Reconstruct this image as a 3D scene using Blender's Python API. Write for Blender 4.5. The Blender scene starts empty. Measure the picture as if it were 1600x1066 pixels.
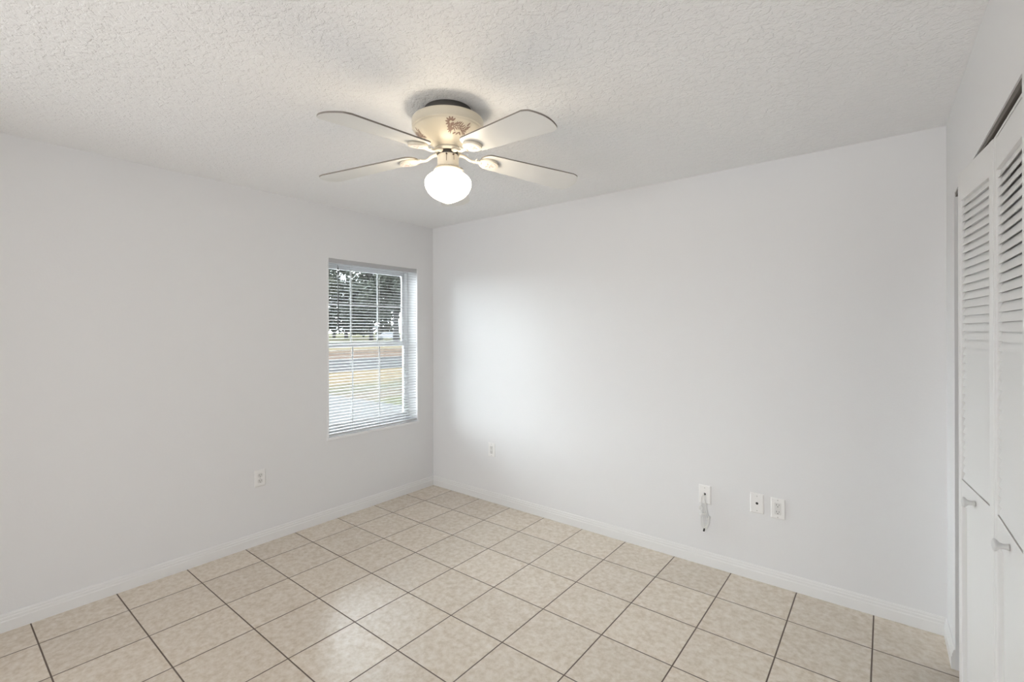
import bpy, bmesh, math, random
from mathutils import Vector, Matrix

# ---------------------------------------------------------------- camera, world, lights, exposure
scene = bpy.context.scene
COL = scene.collection
CAM = Vector((3.3720, -3.0716, 1.4645))
H = 2.4392                                   # ceiling height
YAW, ROLL = 0.6743, -0.0027
fwd = Vector((-math.sin(YAW), math.cos(YAW), 0))
rgt0 = Vector((math.cos(YAW), math.sin(YAW), 0))
up0 = Vector((0, 0, 1))
rgt = rgt0 * math.cos(ROLL) + up0 * math.sin(ROLL)
upv = -rgt0 * math.sin(ROLL) + up0 * math.cos(ROLL)
cam_data = bpy.data.cameras.new('camera')
cam = bpy.data.objects.new('camera', cam_data)
COL.objects.link(cam)
M = Matrix((rgt, upv, -fwd)).transposed().to_4x4()
M.translation = CAM
cam.matrix_world = M
cam_data.sensor_fit = 'HORIZONTAL'
cam_data.sensor_width = 36
cam_data.lens = 36 * 737.737 / 1600
cam_data.shift_x = (800 - 794.06) / 1600
cam_data.shift_y = (517.04 - 533) / 1600
cam_data.clip_start = 0.02
cam_data.clip_end = 500
scene.camera = cam

scene.view_settings.view_transform = 'Standard'
scene.view_settings.look = 'None'
scene.view_settings.gamma = 1
scene.view_settings.use_curve_mapping = False
scene.view_settings.exposure = 0.42

world = bpy.data.worlds.new('World')
scene.world = world
world.use_nodes = True
wn = world.node_tree
wn.nodes.clear()
w_out = wn.nodes.new('ShaderNodeOutputWorld')
w_bg = wn.nodes.new('ShaderNodeBackground')
w_bg.inputs['Color'].default_value = (0.885, 0.945, 1.0, 1)
w_bg.inputs['Strength'].default_value = 16.0
wn.links.new(w_bg.outputs[0], w_out.inputs[0])

# added fill light behind the camera, shining in through a made-up wide opening
hl = bpy.data.lights.new('fill_light', 'AREA')
hl.shape = 'RECTANGLE'
hl.size, hl.size_y = 2.2, 1.4
hl.energy = 52
hl.color = (0.96, 0.978, 1.0)
hlo = bpy.data.objects.new('fill_light', hl)
COL.objects.link(hlo)
hlo.location = (2.1, -5.8, 0.85)
hlo.rotation_euler = (math.radians(97), 0, 0)

GLOBE_STRENGTH = 10.5

# ---------------------------------------------------------------- materials
def new_mat(name):
    m = bpy.data.materials.new(name)
    m.use_nodes = True
    nt = m.node_tree
    b = nt.nodes['Principled BSDF']
    return m, nt, b

def simple(name, col, rough=0.5, metal=0.0, spec=0.5, bump=None):
    m, nt, b = new_mat(name)
    b.inputs['Base Color'].default_value = (*col, 1)
    b.inputs['Roughness'].default_value = rough
    b.inputs['Metallic'].default_value = metal
    b.inputs['Specular IOR Level'].default_value = spec
    if bump:
        sc, dist = bump
        tc = nt.nodes.new('ShaderNodeTexCoord')
        n = nt.nodes.new('ShaderNodeTexNoise')
        n.inputs['Scale'].default_value = sc
        n.inputs['Detail'].default_value = 3
        bp = nt.nodes.new('ShaderNodeBump')
        bp.inputs['Distance'].default_value = dist
        bp.inputs['Strength'].default_value = 1
        nt.links.new(tc.outputs['Object'], n.inputs['Vector'])
        nt.links.new(n.outputs['Fac'], bp.inputs['Height'])
        nt.links.new(bp.outputs[0], b.inputs['Normal'])
    return m

WALL = simple('wall_paint', (0.84, 0.838, 0.84), 0.6, spec=0.2, bump=(90, 0.0004))
TRIM = simple('trim_gloss_white', (0.86, 0.855, 0.845), 0.3, spec=0.5)
DOOR = simple('door_white_paint', (0.80, 0.795, 0.785), 0.35, spec=0.5)
VINYL = simple('white_vinyl', (0.72, 0.73, 0.74), 0.35)
SLAT = simple('blind_white_slats', (0.52, 0.52, 0.52), 0.4)
RAIL = simple('blind_rail_grey', (0.52, 0.52, 0.53), 0.4)
CORD = simple('blind_cord', (0.62, 0.62, 0.60), 0.8)
WAND = simple('blind_wand_dark', (0.05, 0.05, 0.05), 0.3)
SILL = simple('sill_white', (0.90, 0.90, 0.90), 0.25)
PLATE = simple('outlet_plate_white', (0.90, 0.89, 0.875), 0.35)
SOCKET = simple('outlet_socket_white', (0.76, 0.75, 0.73), 0.35)
SLOT = simple('outlet_slot_dark', (0.13, 0.12, 0.12), 0.6)
BLACK = simple('black_hole', (0.008, 0.008, 0.008), 0.5)
SCREW = simple('plate_screw', (0.55, 0.54, 0.52), 0.4)
CABLE = simple('white_cable_jacket', (0.86, 0.85, 0.83), 0.45)
CREAM = simple('fan_cream_enamel', (0.76, 0.69, 0.56), 0.28)
CREAM_L = simple('fan_ivory_iron', (0.80, 0.74, 0.63), 0.3)
BLADE = simple('fan_blade_white', (0.76, 0.755, 0.73), 0.4)
EDGE = simple('fan_blade_edge', (0.24, 0.215, 0.19), 0.6)
MOUNT = simple('fan_mount_shadow_metal', (0.12, 0.11, 0.10), 0.6)  # dark colour stands in for the shadow between housing rim and ceiling
HUBM = simple('fan_hub_dark', (0.05, 0.045, 0.04), 0.5)
INSET = simple('fan_medallion_inset', (0.80, 0.72, 0.69), 0.4)
INLINE = simple('fan_medallion_relief', (0.60, 0.47, 0.43), 0.5)
DECAL = simple('fan_floral_brown', (0.30, 0.20, 0.155), 0.5)
BRONZE = simple('dark_bronze', (0.13, 0.085, 0.06), 0.4, metal=0.6)
CONCRETE = simple('driveway_concrete', (0.036, 0.0355, 0.035), 0.9, spec=0.0)
ASPHALT = simple('road_asphalt', (0.021, 0.0205, 0.0205), 0.9, spec=0.0)
BARK = simple('tree_bark', (0.02, 0.019, 0.018), 0.9, spec=0.0)
CARW = simple('car_white_paint', (0.10, 0.10, 0.105), 0.25)
CARG = simple('car_dark_glass', (0.03, 0.035, 0.04), 0.1)
TYRE = simple('car_tyre', (0.02, 0.02, 0.02), 0.8)

# ceiling : knock-down plaster relief
CEIL, nt, b = new_mat('ceiling_knockdown')
b.inputs['Base Color'].default_value = (0.95, 0.95, 0.95, 1)
b.inputs['Roughness'].default_value = 0.7
b.inputs['Specular IOR Level'].default_value = 0.2
tc = nt.nodes.new('ShaderNodeTexCoord')
wob = nt.nodes.new('ShaderNodeTexNoise'); wob.inputs['Scale'].default_value = 26; wob.inputs['Detail'].default_value = 3
mixv = nt.nodes.new('ShaderNodeMixRGB'); mixv.blend_type = 'ADD'; mixv.inputs[0].default_value = 0.06
vor = nt.nodes.new('ShaderNodeTexVoronoi'); vor.feature = 'DISTANCE_TO_EDGE'; vor.inputs['Scale'].default_value = 36
noi = nt.nodes.new('ShaderNodeTexNoise'); noi.inputs['Scale'].default_value = 40; noi.inputs['Detail'].default_value = 4
rmp = nt.nodes.new('ShaderNodeValToRGB')
rmp.color_ramp.elements[0].position = 0.47
rmp.color_ramp.elements[1].position = 0.56
fine = nt.nodes.new('ShaderNodeTexNoise'); fine.inputs['Scale'].default_value = 130; fine.inputs['Detail'].default_value = 2
m1 = nt.nodes.new('ShaderNodeMath'); m1.operation = 'MULTIPLY_ADD'; m1.inputs[1].default_value = 0.35
vr = nt.nodes.new('ShaderNodeMath'); vr.operation = 'MINIMUM'; vr.inputs[1].default_value = 0.12
vm = nt.nodes.new('ShaderNodeMath'); vm.operation = 'MULTIPLY_ADD'; vm.inputs[1].default_value = 4.0
bp = nt.nodes.new('ShaderNodeBump'); bp.inputs['Strength'].default_value = 1.0; bp.inputs['Distance'].default_value = 0.0014
L = nt.links.new
L(tc.outputs['Object'], wob.inputs['Vector'])
L(tc.outputs['Object'], mixv.inputs[1]); L(wob.outputs['Color'], mixv.inputs[2])
L(mixv.outputs[0], vor.inputs['Vector']); L(tc.outputs['Object'], noi.inputs['Vector']); L(tc.outputs['Object'], fine.inputs['Vector'])
L(noi.outputs['Fac'], rmp.inputs[0])
L(fine.outputs['Fac'], m1.inputs[0]); L(rmp.outputs[0], m1.inputs[2])
L(vor.outputs['Distance'], vr.inputs[0]); L(vr.outputs[0], vm.inputs[0]); L(m1.outputs[0], vm.inputs[2])
L(vm.outputs[0], bp.inputs['Height']); L(bp.outputs[0], b.inputs['Normal'])

# floor : square ceramic tiles in a running grid, dark grout
S = 0.34
FLOOR, nt, b = new_mat('floor_ceramic_tile')
L = nt.links.new
def math_node(nt, op, a=None, bb=None, c=None):
    n = nt.nodes.new('ShaderNodeMath'); n.operation = op
    for i, v in enumerate((a, bb, c)):
        if v is None: continue
        if isinstance(v, (int, float)): n.inputs[i].default_value = v
        else: nt.links.new(v, n.inputs[i])
    return n.outputs[0]
tc = nt.nodes.new('ShaderNodeTexCoord')
sx = nt.nodes.new('ShaderNodeSeparateXYZ'); L(tc.outputs['Object'], sx.inputs[0])
gx = math_node(nt, 'MULTIPLY_ADD', sx.outputs['X'], 1 / S, 0.231 + 20)
gy = math_node(nt, 'MULTIPLY_ADD', sx.outputs['Y'], 1 / S, -0.003 + 40)
fx = math_node(nt, 'FRACT', gx); fy = math_node(nt, 'FRACT', gy)
dx = math_node(nt, 'MINIMUM', fx, math_node(nt, 'SUBTRACT', 1.0, fx))
dy = math_node(nt, 'MINIMUM', fy, math_node(nt, 'SUBTRACT', 1.0, fy))
d = math_node(nt, 'MINIMUM', dx, dy)
g = nt.nodes.new('ShaderNodeMapRange'); g.inputs['From Min'].default_value = 0.0072; g.inputs['From Max'].default_value = 0.0105
L(d, g.inputs['Value'])                      # 0 in grout, 1 on tile
cid = nt.nodes.new('ShaderNodeCombineXYZ')
L(math_node(nt, 'FLOOR', gx), cid.inputs[0]); L(math_node(nt, 'FLOOR', gy), cid.inputs[1])
wnz = nt.nodes.new('ShaderNodeTexWhiteNoise'); wnz.noise_dimensions = '3D'; L(cid.outputs[0], wnz.inputs['Vector'])
off = nt.nodes.new('ShaderNodeVectorMath'); off.operation = 'MULTIPLY_ADD'; off.inputs[1].default_value = (9, 9, 9)
L(wnz.outputs['Color'], off.inputs[0]); L(tc.outputs['Object'], off.inputs[2])
n1 = nt.nodes.new('ShaderNodeTexNoise'); n1.inputs['Scale'].default_value = 34; n1.inputs['Detail'].default_value = 7; n1.inputs['Roughness'].default_value = 0.68
L(off.outputs[0], n1.inputs['Vector'])
cr = nt.nodes.new('ShaderNodeValToRGB')
e = cr.color_ramp.elements
e[0].position = 0.34; e[0].color = (0.66, 0.555, 0.43, 1)
e[1].position = 0.66; e[1].color = (0.83, 0.75, 0.65, 1)
mid = e.new(0.5); mid.color = (0.755, 0.66, 0.545, 1)
L(n1.outputs['Fac'], cr.inputs[0])
var = nt.nodes.new('ShaderNodeMixRGB'); var.blend_type = 'MULTIPLY'; var.inputs[0].default_value = 1
vmap = nt.nodes.new('ShaderNodeMapRange'); vmap.inputs['To Min'].default_value = 0.95; vmap.inputs['To Max'].default_value = 1.04
L(wnz.outputs['Value'], vmap.inputs['Value'])
L(cr.outputs[0], var.inputs[1]); L(vmap.outputs[0], var.inputs[2])
mixc = nt.nodes.new('ShaderNodeMixRGB'); mixc.inputs[1].default_value = (0.15, 0.11, 0.085, 1)
L(g.outputs[0], mixc.inputs[0]); L(var.outputs[0], mixc.inputs[2]); L(mixc.outputs[0], b.inputs['Base Color'])
rr = nt.nodes.new('ShaderNodeMapRange'); rr.inputs['To Min'].default_value = 0.85; rr.inputs['To Max'].default_value = 0.27
L(g.outputs[0], rr.inputs['Value']); L(rr.outputs[0], b.inputs['Roughness'])
hh = math_node(nt, 'MULTIPLY_ADD', n1.outputs['Fac'], 0.10, g.outputs[0])
bp = nt.nodes.new('ShaderNodeBump'); bp.inputs['Distance'].default_value = 0.0012; bp.inputs['Strength'].default_value = 0.8
L(hh, bp.inputs['Height']); L(bp.outputs[0], b.inputs['Normal'])
b.inputs['Specular IOR Level'].default_value = 0.85

# lawn : bands of dry grass running along the road, mottled green near the house
LAWN, nt, b = new_mat('lawn_dry_grass')
L = nt.links.new
tc = nt.nodes.new('ShaderNodeTexCoord')
sx = nt.nodes.new('ShaderNodeSeparateXYZ'); L(tc.outputs['Object'], sx.inputs[0])
nz = nt.nodes.new('ShaderNodeTexNoise'); nz.inputs['Scale'].default_value = 1.3; nz.inputs['Detail'].default_value = 6; nz.inputs['Roughness'].default_value = 0.7
L(tc.outputs['Object'], nz.inputs['Vector'])
xx = math_node(nt, 'MULTIPLY', sx.outputs['X'], -0.01)
xj = math_node(nt, 'MULTIPLY_ADD', nz.outputs['Fac'], 0.035, math_node(nt, 'SUBTRACT', xx, 0.0175))
cr = nt.nodes.new('ShaderNodeValToRGB')
e = cr.color_ramp.elements
e[0].position = 0.0; e[0].color = (0.17, 0.19, 0.09, 1)
e[1].position = 1.0; e[1].color = (0.30, 0.29, 0.17, 1)
for p, c in ((0.052, (0.19, 0.20, 0.10)), (0.066, (0.27, 0.215, 0.17)), (0.084, (0.20, 0.20, 0.14)), (0.10, (0.33, 0.25, 0.15)),
             (0.135, (0.36, 0.28, 0.175)), (0.215, (0.27, 0.195, 0.15)), (0.30, (0.28, 0.21, 0.16)), (0.345, (0.36, 0.30, 0.20)), (0.50, (0.40, 0.37, 0.25))):
    q = e.new(p); q.color = (*c, 1)
L(xj, cr.inputs[0])
nz2 = nt.nodes.new('ShaderNodeTexNoise'); nz2.inputs['Scale'].default_value = 7; nz2.inputs['Detail'].default_value = 5
L(tc.outputs['Object'], nz2.inputs['Vector'])
mr = nt.nodes.new('ShaderNodeMapRange'); mr.inputs['From Min'].default_value = 0.3; mr.inputs['From Max'].default_value = 0.7
mr.inputs['To Min'].default_value = 0.085; mr.inputs['To Max'].default_value = 0.18
L(nz2.outputs['Fac'], mr.inputs['Value'])
mx = nt.nodes.new('ShaderNodeMixRGB'); mx.blend_type = 'MULTIPLY'; mx.inputs[0].default_value = 1
L(cr.outputs[0], mx.inputs[1]); L(mr.outputs[0], mx.inputs[2]); L(mx.outputs[0], b.inputs['Base Color'])
b.inputs['Roughness'].default_value = 0.95
b.inputs['Specular IOR Level'].default_value = 0.0

def leaf_mat(name, c1, c2):
    m, nt, b = new_mat(name)
    tc = nt.nodes.new('ShaderNodeTexCoord')
    n = nt.nodes.new('ShaderNodeTexNoise'); n.inputs['Scale'].default_value = 1.6; n.inputs['Detail'].default_value = 4
    cr = nt.nodes.new('ShaderNodeValToRGB')
    cr.color_ramp.elements[0].position = 0.35; cr.color_ramp.elements[0].color = (*c1, 1)
    cr.color_ramp.elements[1].position = 0.65; cr.color_ramp.elements[1].color = (*c2, 1)
    nt.links.new(tc.outputs['Object'], n.inputs['Vector']); nt.links.new(n.outputs['Fac'], cr.inputs[0])
    nt.links.new(cr.outputs[0], b.inputs['Base Color'])
    b.inputs['Roughness'].default_value = 0.8
    b.inputs['Specular IOR Level'].default_value = 0.0
    return m
LEAF_A = leaf_mat('oak_leaves', (0.013, 0.0145, 0.012), (0.034, 0.037, 0.030))
LEAF_B = leaf_mat('olive_leaves', (0.022, 0.0235, 0.018), (0.042, 0.042, 0.033))

# clear window glass
GLASS, nt, b = new_mat('window_glass')
nt.nodes.remove(b)
out = nt.nodes['Material Output']
tr = nt.nodes.new('ShaderNodeBsdfTransparent'); tr.inputs[0].default_value = (0.94, 0.96, 0.96, 1)
gl = nt.nodes.new('ShaderNodeBsdfGlossy'); gl.inputs['Roughness'].default_value = 0.02
fr = nt.nodes.new('ShaderNodeFresnel'); fr.inputs['IOR'].default_value = 1.45
mx = nt.nodes.new('ShaderNodeMixShader')
nt.links.new(fr.outputs[0], mx.inputs[0]); nt.links.new(tr.outputs[0], mx.inputs[1]); nt.links.new(gl.outputs[0], mx.inputs[2])
nt.links.new(mx.outputs[0], out.inputs[0])

# lit opal glass of the lamp globe
OPAL, nt, b = new_mat('opal_glass_lit')
b.inputs['Base Color'].default_value = (0.9, 0.88, 0.82, 1)
b.inputs['Roughness'].default_value = 0.2
b.inputs['Emission Color'].default_value = (1.0, 0.86, 0.66, 1)
b.inputs['Emission Strength'].default_value = GLOBE_STRENGTH

# ---------------------------------------------------------------- mesh helpers
class MB:
    """collects shapes, then links them as one mesh object"""
    def __init__(self):
        self.bm = bmesh.new()
    def verts(self, pts, faces, mi=0, smooth=False):
        vs = [self.bm.verts.new(p) for p in pts]
        out = []
        for f in faces:
            try:
                fc = self.bm.faces.new([vs[i] for i in f])
                fc.material_index = mi; fc.smooth = smooth
                out.append(fc)
            except ValueError:
                pass
        return vs, out
    def box(self, x0, x1, y0, y1, z0, z1, T=None, bevel=0.0, mi=0):
        pts = [Vector((x, y, z)) for z in (z0, z1) for y in (y0, y1) for x in (x0, x1)]
        vs, fs = self.verts(pts, [(0, 2, 3, 1), (4, 5, 7, 6), (0, 1, 5, 4), (2, 6, 7, 3), (0, 4, 6, 2), (1, 3, 7, 5)], mi)
        if bevel:
            ed = list({e for f in fs for e in f.edges})
            r = bmesh.ops.bevel(self.bm, geom=ed, offset=bevel, segments=2, profile=0.5, affect='EDGES')
            vs = list({v for f in r['faces'] for v in f.verts} | {v for v in vs if v.is_valid})
            for f in r['faces']: f.material_index = mi
        if T is not None:
            for v in vs: v.co = T @ v.co
        return vs
    def lathe(self, prof, n=48, c=(0, 0), mi=0, smooth=True, cap=True):
        rings = []
        for (r, z) in prof:
            rings.append([self.bm.verts.new((c[0] + r * math.cos(2 * math.pi * k / n), c[1] + r * math.sin(2 * math.pi * k / n), z)) for k in range(n)])
        for a, bq in zip(rings, rings[1:]):
            for k in range(n):
                f = self.bm.faces.new((a[k], a[(k + 1) % n], bq[(k + 1) % n], bq[k]))
                f.smooth = smooth; f.material_index = mi
        if cap:
            for ring in (rings[0], rings[-1]):
                f = self.bm.faces.new(ring); f.material_index = mi
        return rings
    def prism(self, outline, z0, z1, T=None, mi=0, mi_side=None, smooth_side=False):
        n = len(outline)
        pts = [Vector((x, y, z0)) for x, y in outline] + [Vector((x, y, z1)) for x, y in outline]
        if T is not None: pts = [T @ p for p in pts]
        vs = [self.bm.verts.new(p) for p in pts]
        a = self.bm.faces.new(vs[:n][::-1]); c = self.bm.faces.new(vs[n:])
        a.material_index = c.material_index = mi
        for k in range(n):
            f = self.bm.faces.new((vs[k], vs[(k + 1) % n], vs[n + (k + 1) % n], vs[n + k]))
            f.material_index = mi if mi_side is None else mi_side
            f.smooth = smooth_side
        return vs
    def tube(self, path, r, n=8, mi=0, closed=False, sx=1.0):
        path = [Vector(p) for p in path]
        rings = []
        prev = None
        for i, p in enumerate(path):
            if i == 0: t = path[1] - p
            elif i == len(path) - 1: t = p - path[i - 1]
            else: t = path[i + 1] - path[i - 1]
            t.normalize()
            if prev is None:
                ref = Vector((0, 0, 1)) if abs(t.z) < 0.9 else Vector((1, 0, 0))
                u = t.cross(ref).normalized()
            else:
                u = (prev - t * prev.dot(t)).normalized()
            prev = u
            w = t.cross(u)
            rad = r[i] if isinstance(r, (list, tuple)) else r
            rings.append([self.bm.verts.new(p + (u * math.cos(2 * math.pi * k / n) * sx + w * math.sin(2 * math.pi * k / n)) * rad) for k in range(n)])
        for a, bq in zip(rings, rings[1:]):
            for k in range(n):
                f = self.bm.faces.new((a[k], a[(k + 1) % n], bq[(k + 1) % n], bq[k])); f.smooth = True; f.material_index = mi
        for ring in (rings[0][::-1], rings[-1]):
            f = self.bm.faces.new(ring); f.material_index = mi
    def build(self, name, mats, parent=None, loc=None):
        bmesh.ops.recalc_face_normals(self.bm, faces=self.bm.faces)
        me = bpy.data.meshes.new(name)
        self.bm.to_mesh(me); self.bm.free()
        for m in (mats if isinstance(mats, (list, tuple)) else [mats]): me.materials.append(m)
        o = bpy.data.objects.new(name, me)
        COL.objects.link(o)
        if parent is not None: o.parent = parent
        if loc is not None: o.location = loc
        return o

def empty(name, loc, label=None, cat=None, group=None, rotz=0.0):
    o = bpy.data.objects.new(name, None)
    COL.objects.link(o)
    o.location = loc; o.rotation_euler = (0, 0, rotz)
    o.empty_display_size = 0.1
    tag(o, label, cat, group)
    return o
def tag(o, label=None, cat=None, group=None, kind=None):
    if label: o['label'] = label
    if cat: o['category'] = cat
    if group: o['group'] = group
    if kind: o['kind'] = kind
    return o
def struct(o, label=None, cat=None):
    return tag(o, label, cat, kind='structure')

def spline(pts, n=8):
    """Catmull-Rom through points"""
    P = [Vector(p) for p in pts]
    P = [P[0] * 2 - P[1]] + P + [P[-1] * 2 - P[-2]]
    out = []
    for i in range(1, len(P) - 2):
        p0, p1, p2, p3 = P[i - 1:i + 3]
        for k in range(n):
            t = k / n
            out.append(0.5 * ((2 * p1) + (p2 - p0) * t + (2 * p0 - 5 * p1 + 4 * p2 - p3) * t * t + (3 * p1 - p0 - 3 * p2 + p3) * t ** 3))
    out.append(P[-2])
    return out

# ---------------------------------------------------------------- room shell
YN = -3.95                                   # near end of the room (behind the camera)
WY0, WY1, WZ0, WZ1 = -1.0950, -0.1870, 0.628, 2.036   # window opening in the left wall
WT = 0.20                                    # block wall thickness

m = MB(); m.box(-WT, 4.6, YN - 2.2, 0.2, -0.12, 0.0)
struct(m.build('floor', FLOOR), 'beige mottled square ceramic floor tiles with dark grout', 'floor')
m = MB(); m.box(-WT, 4.6, YN - 2.2, 0.2, H, H + 0.12)
struct(m.build('ceiling', CEIL), 'white knockdown textured ceiling', 'ceiling')

m = MB()
m.box(-WT, 0, YN - 2.2, WY0, 0, H); m.box(-WT, 0, WY1, 0.2, 0, H)
m.box(-WT, 0, WY0, WY1, 0, WZ0); m.box(-WT, 0, WY0, WY1, WZ1, H)
struct(m.build('wall_left', WALL), 'plain off-white wall with the window', 'wall')
m = MB(); m.box(0, 4.6, 0, 0.2, 0, H)
struct(m.build('wall_back', WALL), 'plain off-white wall facing the camera', 'wall')

# closet wall, very slightly out of square; local s runs from the far corner towards the camera, d goes into the closet
tw = Vector((0.0114, -0.99994, 0)); nw = Vector((0.99994, 0.0114, 0))
TWALL = Matrix(((nw.x, tw.x, 0, 3.6003), (nw.y, tw.y, 0, 0), (0, 0, 1, 0), (0, 0, 0, 1)))   # (d, s, z) -> world
JS, JE, HZ = 0.286, 1.49, 2.052
m = MB()
m.box(0, 0.11, 0, JS, 0, H, TWALL); m.box(0, 0.11, JS, JE, HZ, H, TWALL); m.box(0, 0.11, JE, 6.2, 0, H, TWALL)
struct(m.build('wall_right', WALL), 'off-white wall with the closet opening', 'wall')
CLOSET = simple('closet_painted_shade', (0.30, 0.285, 0.27), 0.8)  # dark colour stands in for closet shade behind the louvers and door gap
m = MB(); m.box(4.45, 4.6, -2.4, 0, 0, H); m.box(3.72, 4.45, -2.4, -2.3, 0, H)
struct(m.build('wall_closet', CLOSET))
# near wall, its wide opening added for the fill light, and the made-up hall's far wall
m = MB()
m.box(0, 0.85, YN - 0.11, YN, 0, H); m.box(3.15, 3.63, YN - 0.11, YN, 0, H); m.box(0.85, 3.15, YN - 0.11, YN, 2.25, H)
struct(m.build('wall_near', WALL))
m = MB(); m.box(0, 4.6, YN - 2.2, YN - 2.1, 0, H)
struct(m.build('wall_hall', WALL))

PROF = [(0, 0), (0.0135, 0), (0.0135, 0.050), (0.0120, 0.054), (0.0105, 0.055), (0.0105, 0.066), (0.0085, 0.070), (0.0070, 0.071),
        (0.0070, 0.078), (0.0045, 0.084), (0.0020, 0.086), (0, 0.086)]
def baseboard(name, T, length, label):
    mb = MB(); n = len(PROF)
    a = [mb.bm.verts.new(T @ Vector((d, 0, z))) for d, z in PROF]
    c = [mb.bm.verts.new(T @ Vector((d, length, z))) for d, z in PROF]
    for k in range(n):
        mb.bm.faces.new((a[k], a[(k + 1) % n], c[(k + 1) % n], c[k]))
    mb.bm.faces.new(a[::-1]); mb.bm.faces.new(c)
    return struct(mb.build(name, TRIM), label, 'baseboard')
# T maps (offset from wall, along wall, z)
baseboard('baseboard_left', Matrix(((1, 0, 0, 0), (0, -1, 0, 0), (0, 0, 1, 0), (0, 0, 0, 1))), -YN, 'white stepped baseboard under the window wall')
baseboard('baseboard_back', Matrix(((0, 1, 0, 0), (-1, 0, 0, 0), (0, 0, 1, 0), (0, 0, 0, 1))), 3.6, 'white stepped baseboard along the back wall')
TB = TWALL @ Matrix(((-1, 0, 0, 0), (0, 1, 0, 0), (0, 0, 1, 0), (0, 0, 0, 1)))
baseboard('baseboard_right', TB, JS, 'short white baseboard end beside the closet opening')

# ---------------------------------------------------------------- window
win = empty('window_1', (-0.15, (WY0 + WY1) / 2, WZ0))
struct(win, 'white single-hung window with muntin grid behind the blind', 'window')
WP = (0.15, -(WY0 + WY1) / 2, -WZ0)          # children are written in room coordinates
def wpart(mb, name, mat, parent=None):
    o = mb.build(name, mat)
    o.parent = parent or win
    if parent is None: o.location = WP
    return o
FX0, FX1 = -0.198, -0.135
m = MB()
m.box(FX0, FX1, WY0, WY0 + 0.022, WZ0 + 0.001, WZ1); m.box(FX0, FX1, WY1 - 0.022, WY1, WZ0 + 0.001, WZ1)
m.box(FX0, FX1, WY0 + 0.022, WY1 - 0.022, WZ1 - 0.03, WZ1); m.box(FX0, FX1, WY0 + 0.022, WY1 - 0.022, WZ0 + 0.001, WZ0 + 0.03)
wpart(m, 'window_frame', VINYL)
def sash(name, x0, x1, z0, z1, rails, hmunt):
    y0, y1 = WY0 + 0.022, WY1 - 0.022
    st = 0.026
    mb = MB()
    mb.box(x0, x1, y0, y0 + st, z0, z1, bevel=0.003); mb.box(x0, x1, y1 - st, y1, z0, z1, bevel=0.003)
    mb.box(x0, x1, y0 + st, y1 - st, z0, z0 + rails[0], bevel=0.003); mb.box(x0, x1, y0 + st, y1 - st, z1 - rails[1], z1, bevel=0.003)
    o = wpart(mb, name, VINYL)
    xm = (x0 + x1) / 2
    mb = MB(); mb.box(xm - 0.002, xm + 0.002, y0 + st, y1 - st, z0 + rails[0], z1 - rails[1])
    wpart(mb, 'glass_pane', GLASS, o)
    mb = MB()
    for f in (1, 2):
        yc = y0 + st + (y1 - y0 - 2 * st) * f / 3
        mb.box(xm + 0.002, xm + 0.007, yc - 0.006, yc + 0.006, z0 + rails[0], z1 - rails[1])
    if hmunt:
        zc = hmunt
        mb.box(xm + 0.002, xm + 0.0072, y0 + st, y1 - st, zc - 0.006, zc + 0.006)
    wpart(mb, 'muntin_grid', VINYL, o)
sash('upper_sash', -0.188, -0.168, 1.335, WZ1 - 0.03, (0.036, 0.03), 1.687)
sash('lower_sash', -0.163, -0.139, WZ0 + 0.03, 1.372, (0.045, 0.04), None)
m = MB()
m.box(-0.135, 0.012, WY0 - 0.006, WY1 + 0.006, WZ0 - 0.012, WZ0 + 0.012, bevel=0.004)
wpart(m, 'window_sill', SILL)
m = MB()                                     # thin raised white bead round the opening
bw, bt = 0.012, 0.004
m.box(0, bt, WY0 - bw * 0.3, WY0 + bw, WZ0 + 0.012, WZ1 + 0.006); m.box(0, bt, WY1 - bw, WY1 + bw * 0.3, WZ0 + 0.012, WZ1 + 0.006)
m.box(0, bt, WY0 + bw, WY1 - bw, WZ1 - 0.002, WZ1 + 0.006)
wpart(m, 'corner_bead', SILL)

# ---------------------------------------------------------------- horizontal blind
blind = empty('window_blind', (-0.02, (WY0 + WY1) / 2, WZ1),
              'white horizontal mini blind with open slats hanging in the window', 'blind')
BP = (0.02, -(WY0 + WY1) / 2, -WZ1)
def bpart(mb, name, mat):
    o = mb.build(name, mat); o.parent = blind; o.location = BP; return o
by0, by1 = WY0 + 0.014, WY1 - 0.014
m = MB()
m.box(-0.030, -0.002, by0, by1, WZ1 - 0.030, WZ1 - 0.004, bevel=0.002)
bpart(m, 'headrail', RAIL)
m = MB()
m.box(-0.030, 0.0005, by0, by1, WZ1 - 0.006, WZ1 - 0.0025); m.box(-0.030, 0.0005, by0, by1, WZ1 - 0.036, WZ1 - 0.030)
bpart(m, 'headrail_lip', SLAT)
for ys in (by0 + 0.002, by1 - 0.05):
    m = MB(); m.box(-0.028, 0.003, ys, ys + 0.048, WZ1 - 0.0035, WZ1 + 0.0015)
    o = bpart(m, 'end_bracket', simple('bracket_shade_grey', (0.25, 0.24, 0.23), 0.4)) if ys < -1 else bpart(m, 'end_bracket', bpy.data.materials['bracket_shade_grey'])  # brackets coloured dark for the small shadows above the headrail ends
m = MB()
zt, zb_, nsl = WZ1 - 0.052, WZ0 + 0.058, 55
tilt = math.radians(-9)
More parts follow.
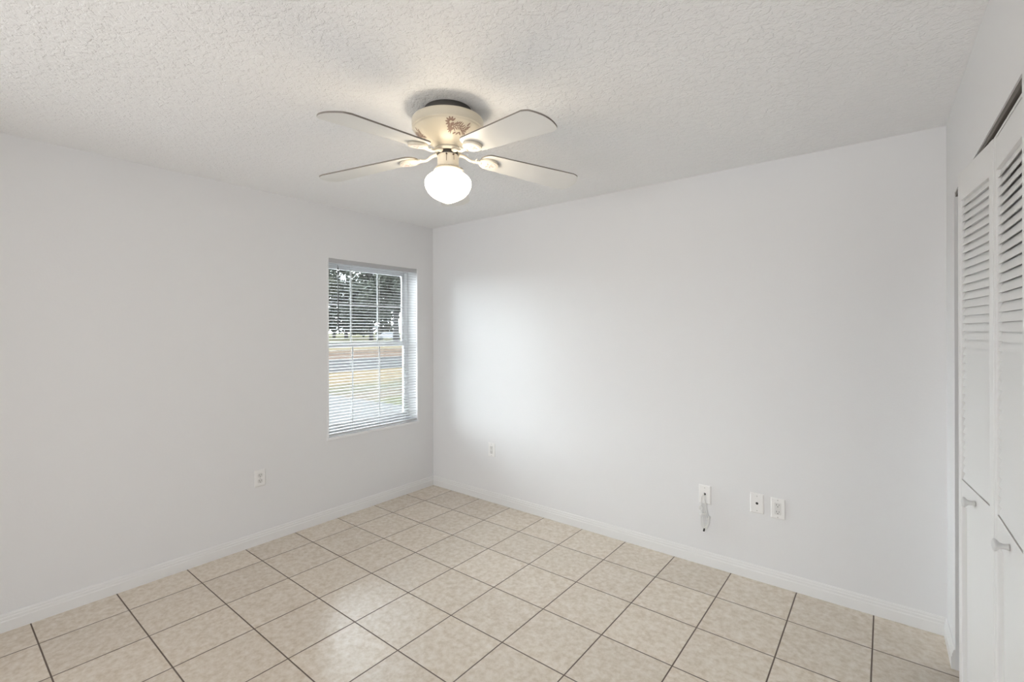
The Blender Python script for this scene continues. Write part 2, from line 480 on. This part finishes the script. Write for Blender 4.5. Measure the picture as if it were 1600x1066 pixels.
for k in range(nsl):
    zc = zt + (zb_ - zt) * k / (nsl - 1)
    pts = []
    for j in range(5):
        u = (j / 4 - 0.5) * 0.025
        crown = 0.0012 * (1 - (j / 2 - 1) ** 2)
        pts.append((-0.0165 + u * math.cos(tilt), zc + u * math.sin(tilt) + crown))
    vs = [(x, y, z) for y in (by0, by1) for x, z in pts] + [(x, y, z - 0.0006) for y in (by0, by1) for x, z in pts]
    fs = []
    for j in range(4):
        fs += [(j, j + 1, 5 + j + 1, 5 + j), (10 + j, 15 + j, 15 + j + 1, 10 + j + 1)]
    fs += [(0, 5, 15, 10), (4, 14, 19, 9), (0, 10, 11, 1), (1, 11, 12, 2), (2, 12, 13, 3), (3, 13, 14, 4),
           (5, 6, 16, 15), (6, 7, 17, 16), (7, 8, 18, 17), (8, 9, 19, 18)]
    m.verts(vs, fs, smooth=False)
bpart(m, 'slats', SLAT)
m = MB(); m.box(-0.030, -0.003, by0, by1, WZ0 + 0.018, WZ0 + 0.036, bevel=0.003)
bpart(m, 'bottom_rail', RAIL)
for yc in (-0.875, -0.610, -0.33):
    m = MB()
    for xo in (-0.031, -0.002):
        m.tube([(xo, yc, WZ1 - 0.034), (xo, yc, WZ0 + 0.034)], 0.0010, 6)
    bpart(m, 'ladder_cord', CORD)
m = MB()
m.tube([(0.004, -1.003, 1.965), (0.005, -1.003, 1.47)], 0.0042, 8)
m.tube([(-0.004, -1.003, 1.985), (0.004, -1.003, 1.975), (0.004, -1.003, 1.962)], 0.0016, 6)
bpart(m, 'tilt_wand', WAND)

# ---------------------------------------------------------------- closet bifold door
TRACK = simple('track_shade_dark', (0.10, 0.085, 0.07), 0.5)  # track coloured dark to stand in for the shadow band under the header
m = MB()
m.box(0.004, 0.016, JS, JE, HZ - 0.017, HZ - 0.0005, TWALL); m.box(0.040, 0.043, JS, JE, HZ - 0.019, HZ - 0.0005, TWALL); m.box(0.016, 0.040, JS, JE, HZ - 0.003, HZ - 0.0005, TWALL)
struct(m.build('trim_1', TRACK), 'closet door track under the header, coloured dark as shade', 'track')

KNOB = simple('knob_white', (0.66, 0.66, 0.65), 0.35)
door = empty('door_1', (3.60, -0.9, 0))
struct(door, 'white louvered bifold closet door standing slightly open', 'door')
def panel(far, near, slot=False):
    far = Vector((*far, 0)); near = Vector((*near, 0))
    W = (near - far).length
    u = (near - far).normalized(); w = Vector((-u.y, u.x, 0))
    if w.x < 0: w = -w
    T = Matrix(((u.x, w.x, 0, far.x), (u.y, w.y, 0, far.y), (0, 0, 1, 0), (0, 0, 0, 1)))
    T = Matrix.Translation(-door.location) @ T
    th, st, zt_, z0 = 0.028, 0.037, 2.028, 0.016
    mb = MB()
    mb.box(0, st, 0, th, z0, zt_, T, bevel=0.002); mb.box(W - st, W, 0, th, z0, zt_, T, bevel=0.002)
    mb.box(st, W - st, 0.0005, th, 1.925, 2.0145 if slot else zt_ - 0.002, T)
    if slot: mb.box(st, W - st, 0.0005, th, 2.0185, zt_ - 0.001, T)
    mb.box(st, W - st, 0.0005, th, 0.848, 0.930, T); mb.box(st, W - st, 0.0005, th, z0, 0.15, T)
    p = mb.build('door_panel', DOOR, door)
    mb = MB()
    pitch = 0.0277
    n = 36
    for k in range(n):
        zc = 0.932 + k * pitch
        q = [(0.0035, zc), (0.0122, zc + 0.0277), (0.0135, zc + 0.0277), (0.0062, zc)]
        vs = [T @ Vector((x, d, z)) for x in (st, W - st) for d, z in q]
        mb.verts(vs, [(0, 1, 2, 3), (4, 7, 6, 5), (0, 4, 5, 1), (1, 5, 6, 2), (2, 6, 7, 3), (3, 7, 4, 0)])
    mb.build('louver_slats', DOOR, p)
    mb = MB()                                # raised lower panel in its recess
    mb.box(st, W - st, 0.0145, 0.022, 0.15, 0.848, T)
    a = 0.010
    o4 = [(st + 0.004, 0.154), (W - st - 0.004, 0.154), (W - st - 0.004, 0.844), (st + 0.004, 0.844)]
    i4 = [(st + 0.004 + a, 0.154 + a), (W - st - 0.004 - a, 0.154 + a), (W - st - 0.004 - a, 0.844 - a), (st + 0.004 + a, 0.844 - a)]
    vs = [T @ Vector((x, 0.0145, z)) for x, z in o4] + [T @ Vector((x, 0.0115, z)) for x, z in i4]
    mb.verts(vs, [(4, 5, 6, 7), (0, 1, 5, 4), (1, 2, 6, 5), (2, 3, 7, 6), (3, 0, 4, 7)])
    mb.build('lower_panel', DOOR, p)
    mb = MB()
    prof = [(0.0085, 0.0), (0.0085, 0.003), (0.0072, 0.006), (0.0068, 0.012), (0.0085, 0.018), (0.0140, 0.023), (0.0165, 0.026), (0.0165, 0.029), (0.0145, 0.031), (0.008, 0.0325)]
    rings = mb.lathe(prof, 24)
    R = T @ Matrix.Translation(Vector((W * 0.52, 0, 0.893))) @ Matrix.Rotation(math.radians(90), 4, 'X')
    for v in mb.bm.verts: v.co = R @ v.co
    mb.build('knob', KNOB, p)
    return p
panel((3.5780, -0.7100), (3.6205, -1.0865))
panel((3.6215, -1.0905), (3.6262, -1.4690), True)

# ---------------------------------------------------------------- ceiling fan
AX, AY = 1.862, -1.605
fan = empty('ceiling_fan', (AX, AY, H), 'cream five-bladed hugger ceiling fan with a lit white glass globe', 'ceiling fan')
def fpart(mb, name, mat, parent=None):       # built with the axis at x = y = 0, z in room coordinates
    o = mb.build(name, mat)
    o.parent = parent or fan
    if parent is None: o.location = (0, 0, -H)
    return o
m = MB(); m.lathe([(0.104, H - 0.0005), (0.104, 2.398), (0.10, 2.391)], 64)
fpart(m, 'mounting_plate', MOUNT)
BOWL = [(0.148, 2.3925), (0.1550, 2.3915), (0.1575, 2.3885), (0.1578, 2.382), (0.1572, 2.366), (0.1566, 2.3535), (0.1552, 2.3512), (0.1515, 2.3500), (0.1508, 2.3470), (0.1485, 2.3440), (0.1435, 2.3390),
        (0.1360, 2.3320), (0.1240, 2.3215), (0.1080, 2.3095), (0.0910, 2.2980), (0.0760, 2.2885), (0.0665, 2.2810), (0.0615, 2.2750), (0.0600, 2.2700), (0.0570, 2.2680)]
m = MB(); m.lathe(BOWL, 72)
housing = fpart(m, 'motor_housing', CREAM)
def bowl_r(z):
    for (r0, z0), (r1, z1) in zip(BOWL[3:], BOWL[4:]):
        if z1 <= z <= z0: return r0 + (r1 - r0) * (z0 - z) / (z0 - z1)
    return 0.06
# brown flower sprays printed on the bowl
def decal(ang0):
    mb = MB(); rnd = random.Random(4)
    def blob(a0, t0, la, lt, rot, npt=10, tear=0.55):
        """petal outline in (arc length, slope position) on the bowl; t is z here"""
        vs = []
        for k in range(npt):
            th = 2 * math.pi * k / npt
            x = la * math.cos(th); y = lt * math.sin(th) * (1 - tear * math.cos(th) * 0.5)
            xr = x * math.cos(rot) - y * math.sin(rot); yr = x * math.sin(rot) + y * math.cos(rot)
            z = t0 + yr * 0.78
            r = bowl_r(z) + 0.0007
            a = ang0 + (a0 + xr) / 0.128
            vs.append((r * math.cos(a), r * math.sin(a), z - 0.0004))
        mb.verts(vs, [tuple(range(npt))])
    # blossom (two rows of petals)
    for k in range(7):
        th = math.pi * (0.25 + 1.05 * k / 6)
        blob(-0.040 + 0.014 * math.cos(th), 2.331 + 0.011 * math.sin(th), 0.0088, 0.0034, th)
    for k in range(6):
        th = math.pi * (0.55 + 0.9 * k / 5)
        blob(-0.036 + 0.012 * math.cos(th), 2.314 + 0.008 * math.sin(th), 0.0092, 0.0031, th)
    blob(-0.034, 2.326, 0.009, 0.006, 0.8); blob(-0.034, 2.313, 0.010, 0.0055, 0.3)
    # leafy stem
    for k in range(9):
        s = k / 8
        x = -0.024 + 0.062 * s
        z = 2.318 + 0.006 * math.sin(s * 5)
        blob(x, z + 0.008, 0.0088, 0.0025, 1.0 + 0.25 * math.sin(k * 2.1))
        blob(x + 0.003, z - 0.006, 0.0080, 0.0023, -0.9 + 0.3 * math.sin(k * 1.7))
        blob(x, z + 0.001, 0.0060, 0.0018, 0.15)
    for x, z, r in ((-0.018, 2.303, 0.4), (0.0, 2.3035, 0.6), (0.014, 2.304, -0.5), (0.034, 2.335, 1.2), (0.040, 2.327, 0.6)):
        blob(x, z, 0.0095, 0.0030, r)
    fpart(mb, 'floral_decal', DECAL, housing)
base_dir = math.atan2(CAM.y - AY, CAM.x - AX)
for da in (23, 23 - 113, 23 + 100, 23 + 180):
    decal(base_dir + math.radians(da))
m = MB(); m.lathe([(0.050, 2.270), (0.0585, 2.268), (0.0600, 2.264), (0.0585, 2.258), (0.050, 2.256)], 56)
fpart(m, 'flywheel_ring', CREAM_L)
m = MB(); m.lathe([(0.040, 2.257), (0.044, 2.256), (0.044, 2.236), (0.040, 2.235)], 40)
fpart(m, 'hub', HUBM)

# blades and irons
PH, PIT, DR, ZB = math.radians(-12.19), math.radians(-8.47), 0.110, 2.231
RT, W0, W1 = 0.640, 0.0625, 0.0815
def blade_frame(k):
    a = PH + math.radians(72) * k
    ez = Vector((math.cos(a), math.sin(a), -DR)).normalized()
    q = Vector((-math.sin(a) * math.cos(PIT), math.cos(a) * math.cos(PIT), math.sin(PIT)))
    q = (q - ez * q.dot(ez)).normalized()
    n = ez.cross(q)
    o = Vector((0, 0, ZB + 0.2 * DR))
    return Matrix(((ez.x, q.x, n.x, o.x), (ez.y, q.y, n.y, o.y), (ez.z, q.z, n.z, o.z), (0, 0, 0, 1)))
def blade_outline():
    r0 = 0.150
    pts = []
    wh = lambda r: W0 + (W1 - W0) * (r - 0.2) / (0.622 - 0.2)
    # root: rounded end
    for k in range(11):
        th = math.radians(90 + 18 * k)
        pts.append((r0 + 0.045 + 0.045 * math.cos(th), wh(0.19) * math.sin(th)))
    Rm, bow = 0.606, 0.030                    # squared tip: bowed end with well rounded corners
    base = []
    y1 = wh(Rm)
    for k in range(41):
        t = -1 + 2 * k / 40
        base.append((Rm + bow * (1 - abs(t) ** 2.0) - 0.020 * max(0, (abs(t) - 0.80) / 0.20) ** 2.4, y1 * t * (1 - 0.0 * abs(t))))
    pts += base
    return pts
OUT = blade_outline()
def oval(cx, a, bq, n=28):
    return [(cx + a * math.cos(2 * math.pi * k / n), bq * math.sin(2 * math.pi * k / n)) for k in range(n)]
for k in range(5):
    T = blade_frame(k)
    mb = MB(); mb.prism(OUT, 0.0, 0.006, T, 0, 1)
    fpart(mb, 'blade', [BLADE, EDGE])
    mb = MB()                                # cast iron: two-armed neck widening to an oval medallion
    mb.prism(oval(0.190, 0.045, 0.037), -0.014, -0.001, T, smooth_side=True)
    zc = -0.008
    Ti = T.inverted()
    a = PH + math.radians(72) * k
    hub = Ti @ Vector((0.048 * math.cos(a), 0.048 * math.sin(a), 2.250))
    path = spline([hub, Vector((0.075, 0, hub.z * 0.75 + zc * 0.25)), Vector((0.105, 0, zc - 0.004)), Vector((0.130, 0, zc - 0.002)), Vector((0.155, 0, zc))], 5)
    n = len(path)
    for sgn in (1,):
        mb.tube([T @ p for p in path], [0.0058 + 0.0035 * abs(2 * i / (n - 1) - 1) ** 2 for i in range(n)], 10, sx=1.5)
    mb.tube([T @ Vector((0.128, -0.022, zc)), T @ Vector((0.128, 0, zc - 0.001)), T @ Vector((0.128, 0.022, zc))], [0.002, 0.0060, 0.002], 8)
    iron = fpart(mb, 'blade_iron', CREAM_L)
    mb = MB(); mb.prism(oval(0.191, 0.037, 0.029), -0.0152, -0.0138, T, smooth_side=True)
    ins = fpart(mb, 'medallion_inset', [INSET, INLINE], iron)
    # the embossed flower lines belong to the inset
    mb = MB()
    for j in range(6):
        th = 2 * math.pi * j / 6
        cx, cy = 0.191 + 0.016 * math.cos(th), 0.012 * math.sin(th)
        o8 = [(cx + (0.009 * math.cos(t) * math.cos(th) - 0.0035 * math.sin(t) * math.sin(th)),
               cy + (0.009 * math.cos(t) * math.sin(th) + 0.0035 * math.sin(t) * math.cos(th))) for t in [2 * math.pi * i / 10 for i in range(10)]]
        if j != 3: mb.prism(o8, -0.0160, -0.0150, T)
    bmx = mb.bm
    me = ins.data
    tmp = bmesh.new(); tmp.from_mesh(me)
    vmap_ = {}
    for v in bmx.verts: vmap_[v] = tmp.verts.new(v.co)
    for f in bmx.faces:
        nf = tmp.faces.new([vmap_[v] for v in f.verts]); nf.material_index = 1
    tmp.to_mesh(me); tmp.free(); bmx.free()

m = MB(); m.lathe([(0.030, 2.246), (0.040, 2.244), (0.0455, 2.238), (0.0468, 2.230), (0.0468, 2.192), (0.0500, 2.187), (0.0500, 2.180)], 48)
fitter = fpart(m, 'light_fitter', CREAM_L)
m = MB()
for k in range(40):
    th = 2 * math.pi * k / 40
    c = Vector((0.0525 * math.cos(th), 0.0525 * math.sin(th), 2.1835))
    bmesh.ops.create_icosphere(m.bm, subdivisions=1, radius=0.0034, matrix=Matrix.Translation(c))
for f in m.bm.faces: f.smooth = True
fpart(m, 'beaded_ring', CREAM, fitter)
m = MB(); m.lathe([(0.046, 2.181), (0.055, 2.1800), (0.0610, 2.1765), (0.0630, 2.1710), (0.0615, 2.1660), (0.054, 2.1645)], 48)
fpart(m, 'globe_collar', CREAM_L, fitter)
m = MB()
GL = [(0.052, 2.168), (0.056, 2.163), (0.068, 2.157), (0.082, 2.150), (0.0935, 2.140), (0.1002, 2.129), (0.1025, 2.117), (0.1015, 2.106), (0.0975, 2.093), (0.0905, 2.080),
      (0.0810, 2.068), (0.0690, 2.058), (0.0535, 2.049), (0.0370, 2.0410), (0.0225, 2.0345), (0.0105, 2.0298), (0.004, 2.0288)]
m.lathe(GL, 64)
fpart(m, 'glass_globe', OPAL)
for da, L0 in ((-8, 0.030), (28, 0.024)):
    a = base_dir + math.radians(da)
    c = Vector((0.0505 * math.cos(a), 0.0505 * math.sin(a), 0))
    m = MB()
    m.tube([c * 0.9 + Vector((0, 0, 2.232)), c * 1.06 + Vector((0, 0, 2.231))], 0.0034, 8)
    m.tube([c * 1.04 + Vector((0, 0, 2.231)), c * 1.05 + Vector((0, 0, 2.231 - L0))], 0.0011, 6)
    fpart(m, 'pull_chain', BRONZE)

# ---------------------------------------------------------------- wall plates
def plate_frame(T, w=0.0725, h=0.116):
    mb = MB()
    t = 0.006
    a = 0.005
    o4 = [(-w / 2, -h / 2), (w / 2, -h / 2), (w / 2, h / 2), (-w / 2, h / 2)]
    i4 = [(-w / 2 + a, -h / 2 + a), (w / 2 - a, -h / 2 + a), (w / 2 - a, h / 2 - a), (-w / 2 + a, h / 2 - a)]
    lv = [(o4, 0.0), (o4, 0.0035), (i4, t)]
    vs = [Vector((x, y, z)) for q, z in lv for x, y in q]
    fs = [(3, 2, 1, 0), (8, 9, 10, 11)]
    for r in (0, 4):
        for k in range(4): fs.append((r + k, r + (k + 1) % 4, r + 4 + (k + 1) % 4, r + 4 + k))
    mb.verts(vs, fs)
    return mb
def wall_plate(name, T, label, cat, kind, group=None):
    """T maps (right along wall, up, out of wall) to the room"""
    e_ = empty(name, T.translation, label, cat, group)
    R = T.to_3x3().to_4x4()
    def part(mb, nm, mat, parent=None):
        for v in mb.bm.verts: v.co = R @ v.co
        return mb.build(nm, mat, parent or e_)
    pl = part(plate_frame(T), 'cover_plate', PLATE)
    def disc(mb, x, y, r, z0, z1, n=14, sy=1.0):
        mb.prism([(x + r * math.cos(2 * math.pi * k / n), y + r * sy * math.sin(2 * math.pi * k / n)) for k in range(n)], z0, z1)
    if kind in ('duplex', 'decora'):
        if kind == 'decora':
            mb = MB(); mb.box(-0.0165, 0.0165, -0.0335, 0.0335, 0.005, 0.0075, bevel=0.001); part(mb, 'receptacle', SOCKET)
        else:
            for yc in (0.0195, -0.0195):
                mb = MB()
                o = []
                for k in range(24):
                    th = 2 * math.pi * k / 24
                    o.append((0.0172 * math.cos(th), yc + max(-0.0135, min(0.0135, 0.0172 * math.sin(th)))))
                mb.prism(o, 0.005, 0.0078); part(mb, 'receptacle', SOCKET)
        zf = 0.0074 if kind == 'decora' else 0.0077
        for yc in (0.0195, -0.0195):
            mb = MB()
            mb.box(-0.0075, -0.0053, yc - 0.001, yc + 0.0075, zf, zf + 0.0005); mb.box(0.0053, 0.0075, yc, yc + 0.007, zf, zf + 0.0005)
            disc(mb, 0, yc - 0.0075, 0.0027, zf, zf + 0.0005)
            part(mb, 'socket_slots', SLOT)
        screws = (0,) if kind == 'duplex' else (0.048, -0.048)
    else:
        mb = MB()
        disc(mb, 0, 0.004 if kind == 'cable' else 0.0, 0.0072 if kind == 'jack' else 0.0068, 0.0058, 0.0064, 18)
        part(mb, 'jack_hole', BLACK)
        screws = (0.042, -0.042)
    for ys in screws:
        mb = MB(); disc(mb, 0, ys, 0.003, 0.0058, 0.0066)
        part(mb, 'plate_screw', SCREW)
    return e_
def T_left(y, z): return Matrix(((0, 0, 1, 0.0), (1, 0, 0, y), (0, 1, 0, z), (0, 0, 0, 1)))
def T_back(x, z): return Matrix(((1, 0, 0, x), (0, 0, -1, 0.0), (0, 1, 0, z), (0, 0, 0, 1)))
wall_plate('electrical_outlet', T_left(-1.600, 0.4545), 'white duplex outlet low on the window wall, left of the window', 'outlet', 'duplex')
wall_plate('electrical_outlet', T_back(0.735, 0.4455), 'white outlet on the back wall near the far corner, right of the window', 'outlet', 'decora')
wall_plate('cable_outlet', T_back(2.488, 0.4385), 'white wall plate with a tied bundle of white cable hanging from it', 'wall plate', 'cable')
wall_plate('cable_outlet', T_back(2.782, 0.4500), 'white blank wall plate with one round black jack hole', 'wall plate', 'jack')
wall_plate('electrical_outlet', T_back(2.889, 0.4430), 'white electrical outlet right beside the plate with the black jack hole', 'outlet', 'decora')

# bundle of white cable hanging from the cable plate
cb = empty('cable_bundle', (2.488, -0.002, 0.443), 'knotted bundle of white cable with black plug hanging from wall plate', 'cable')
m = MB()
rc = 0.0024
def cpath(pts): return [Vector((x * 1.4 - 0.002, -0.010 - y * 1.15, z)) for x, y, z in pts]
m.tube(spline(cpath([(0.0, -0.004, 0.0), (-0.001, 0.010, 0.001), (-0.008, 0.014, -0.020), (-0.010, 0.010, -0.060), (-0.006, 0.010, -0.105), (-0.012, 0.009, -0.150), (-0.011, 0.008, -0.195),
                     (-0.003, 0.009, -0.208), (0.004, 0.009, -0.195), (0.003, 0.010, -0.140), (0.004, 0.012, -0.100), (0.006, 0.012, -0.060), (0.004, 0.013, -0.020), (0.002, 0.012, 0.0)]), 6), rc, 7)
m.tube(spline(cpath([(0.006, 0.014, -0.03), (0.011, 0.012, -0.065), (0.012, 0.011, -0.110), (0.020, 0.010, -0.140), (0.016, 0.009, -0.175), (0.008, 0.010, -0.200), (0.000, 0.012, -0.200),
                     (-0.004, 0.013, -0.170), (-0.002, 0.014, -0.130), (0.009, 0.015, -0.110)]), 6), rc, 7)
m.tube(spline(cpath([(-0.010, 0.013, -0.065), (-0.020, 0.014, -0.085), (-0.014, 0.016, -0.100), (-0.003, 0.017, -0.085), (-0.015, 0.017, -0.072), (-0.008, 0.016, -0.112), (0.004, 0.016, -0.118)]), 6), rc, 7)
m.tube(spline(cpath([(-0.016, 0.012, -0.126), (-0.008, 0.019, -0.122), (0.006, 0.019, -0.114), (0.014, 0.012, -0.112), (0.008, 0.005, -0.117), (-0.010, 0.005, -0.124), (-0.016, 0.012, -0.127),
                     (-0.006, 0.020, -0.128), (0.008, 0.019, -0.119)]), 6), rc, 7)
m.tube(spline(cpath([(0.009, 0.014, -0.114), (0.014, 0.014, -0.150), (0.024, 0.012, -0.125), (0.022, 0.012, -0.165), (0.012, 0.012, -0.205), (0.006, 0.012, -0.214)]), 6), rc, 7)
m.build('cable_loops', CABLE, cb)
m = MB(); m.tube(cpath([(0.004, 0.012, -0.210), (0.001, 0.012, -0.226)]), 0.0052, 10)
m.build('plug', BLACK, cb)

# ---------------------------------------------------------------- outside the window
GZ = -0.15
m = MB(); m.verts([(-330, -200, GZ), (-WT, -200, GZ), (-WT, 330, GZ), (-330, 330, GZ)], [(0, 1, 2, 3)])
struct(m.build('ground', LAWN), 'dry patchy lawn outside the window', 'lawn')
m = MB(); m.box(-21.2, -13.3, -150, 250, GZ - 0.05, GZ + 0.012)
struct(m.build('road', ASPHALT), 'grey road crossing behind the lawn', 'road')
m = MB(); m.box(-13.3, -3.3, -4.0, 3.36, GZ - 0.05, GZ + 0.03)
struct(m.build('driveway', CONCRETE), 'pale concrete driveway outside the window', 'driveway')

SLAB = simple('bounce_slab_pale', (0.75, 0.75, 0.74), 0.9, spec=0.0)  # unseen reflector, added to bounce daylight up to the ceiling
m = MB(); m.box(-3.3, -WT - 0.02, -6.0, 6.0, GZ - 0.05, GZ + 0.04)
struct(m.build('bounce_slab', SLAB), 'unseen pale slab added under the window to bounce daylight up', 'bounce_slab')

def tree(loc, height, crown_r, base, leaf, label, seed, trunk_r=0.3, density=1.0, group=None, leaf_s=0.42):
    rnd = random.Random(seed)
    t = empty('tree', (loc[0], loc[1], GZ), label, 'tree', group)
    mb = MB()
    pts = [Vector((0, 0, -0.1)), Vector((rnd.uniform(-.1, .1), rnd.uniform(-.1, .1), height * 0.25)), Vector((rnd.uniform(-.3, .3), rnd.uniform(-.3, .3), height * 0.55)), Vector((rnd.uniform(-.4, .4), rnd.uniform(-.4, .4), height * 0.85))]
    mb.tube(spline(pts, 4), [trunk_r * (1 - 0.8 * i / 12) for i in range(13)], 10)
    for k in range(7):
        a = k * 2.4 + rnd.random(); z = height * rnd.uniform(0.3, 0.65)
        e_ = Vector((math.cos(a) * crown_r * 0.7, math.sin(a) * crown_r * 0.7, z + height * 0.18))
        mb.tube([Vector((0, 0, z)), e_ * 0.5 + Vector((0, 0, z * 0.5 + 0.2)), e_], [trunk_r * 0.4, trunk_r * 0.25, trunk_r * 0.08], 7)
    mb.build('trunk', BARK, t)
    mb = MB()
    blobs = []
    for k in range(int(26 * density)):
        a = rnd.uniform(0, 6.28); f = math.sqrt(rnd.random()); h = rnd.uniform(base, 1.0)
        rr_ = crown_r * f * math.sqrt(max(0.15, 1 - ((h - 0.62) / 0.55) ** 2))
        blobs.append((Vector((rr_ * math.cos(a), rr_ * math.sin(a), h * height)), rnd.uniform(0.7, 1.5) * crown_r * 0.27))
    for c, r in blobs:
        for j in range(int(105 * density)):
            d_ = Vector((rnd.gauss(0, 1), rnd.gauss(0, 1), rnd.gauss(0, 0.8))).normalized() * r * rnd.uniform(0.55, 1.05)
            p = c + d_
            if p.z < height * base * 0.8: continue
            n_ = Vector((rnd.gauss(0, 1), rnd.gauss(0, 1), rnd.gauss(0, 1))).normalized()
            u_ = n_.orthogonal().normalized(); v_ = n_.cross(u_)
            s_ = leaf_s * rnd.uniform(0.5, 1.1)
            mb.verts([p + u_ * s_, p + v_ * s_ * 0.55, p - u_ * s_, p - v_ * s_ * 0.55], [(0, 1, 2, 3)])
    mb.build('foliage', leaf, t)
    return t
def along(px, depth):
    """point on the ground seen at picture column px at a given distance"""
    v = fwd + rgt0 * (px - 794.06) / 737.737
    p = CAM + v * depth
    return (p.x, p.y)
for i, (px, dep, h_, cr_, base_, mat_, lab, tr_, dn) in enumerate((
        (619, 70, 16, 4.6, 0.34, LEAF_A, 'large dark tree with thick trunk at right of the window view', 0.50, 1.5),
        (580, 84, 18, 5.2, 0.16, LEAF_A, 'broad dark tree in the middle of the window view', 0.4, 1.7),
        (541, 98, 19, 6.0, 0.08, LEAF_A, 'dark leafy tree left of middle in the window view', 0.4, 1.6),
        (480, 82, 19, 4.5, 0.10, LEAF_B, 'pale olive tree at the left edge of the window view', 0.35, 1.4),
        (604, 116, 15, 5.6, 0.06, LEAF_B, 'low olive tree behind the parked white car', 0.35, 1.3),
        (680, 94, 18, 4.8, 0.12, LEAF_A, 'dark tree beyond the right edge of the window view', 0.4, 1.0),
        (522, 120, 22, 6.0, 0.10, LEAF_A, 'tall dark tree behind the left part of the window view', 0.4, 1.7),
        (568, 134, 15, 6.0, 0.05, LEAF_B, 'low olive tree behind the middle dark trees', 0.3, 1.6))):
    tree(along(px, dep), h_, cr_, base_, mat_, lab, 11 + i, tr_, dn, 'trees beyond the road')

# parked white car far across the road
cx, cy = along(606, 88)
car = empty('car', (cx, cy, GZ), 'white car parked beside the trees across the road', 'car', rotz=YAW + 0.5)
m = MB()
side = [(-2.2, 0.35), (-2.25, 0.75), (-2.0, 0.92), (-1.2, 1.0), (-0.55, 1.48), (0.9, 1.5), (1.75, 1.02), (2.2, 0.92), (2.25, 0.4), (1.9, 0.28), (-1.9, 0.28)]
R90 = Matrix.Rotation(math.radians(90), 4, 'X')
m.prism(side, -0.86, 0.86, R90)
m.build('car_body', CARW, car)
m = MB()
for yy in (-0.875, 0.862):
    m.prism([(-1.0, 1.02), (-0.5, 1.4), (0.85, 1.42), (1.45, 1.04)], -yy - 0.012, -yy, R90)
m.build('car_window', CARG, car)
for wx in (-1.4, 1.4):
    for wy in (-0.8, 0.8):
        m = MB(); m.prism([(wx + 0.33 * math.cos(2 * math.pi * k / 20), 0.33 + 0.33 * math.sin(2 * math.pi * k / 20)) for k in range(20)], -wy - 0.1, -wy + 0.1, R90)
        m.build('wheel', TYRE, car)
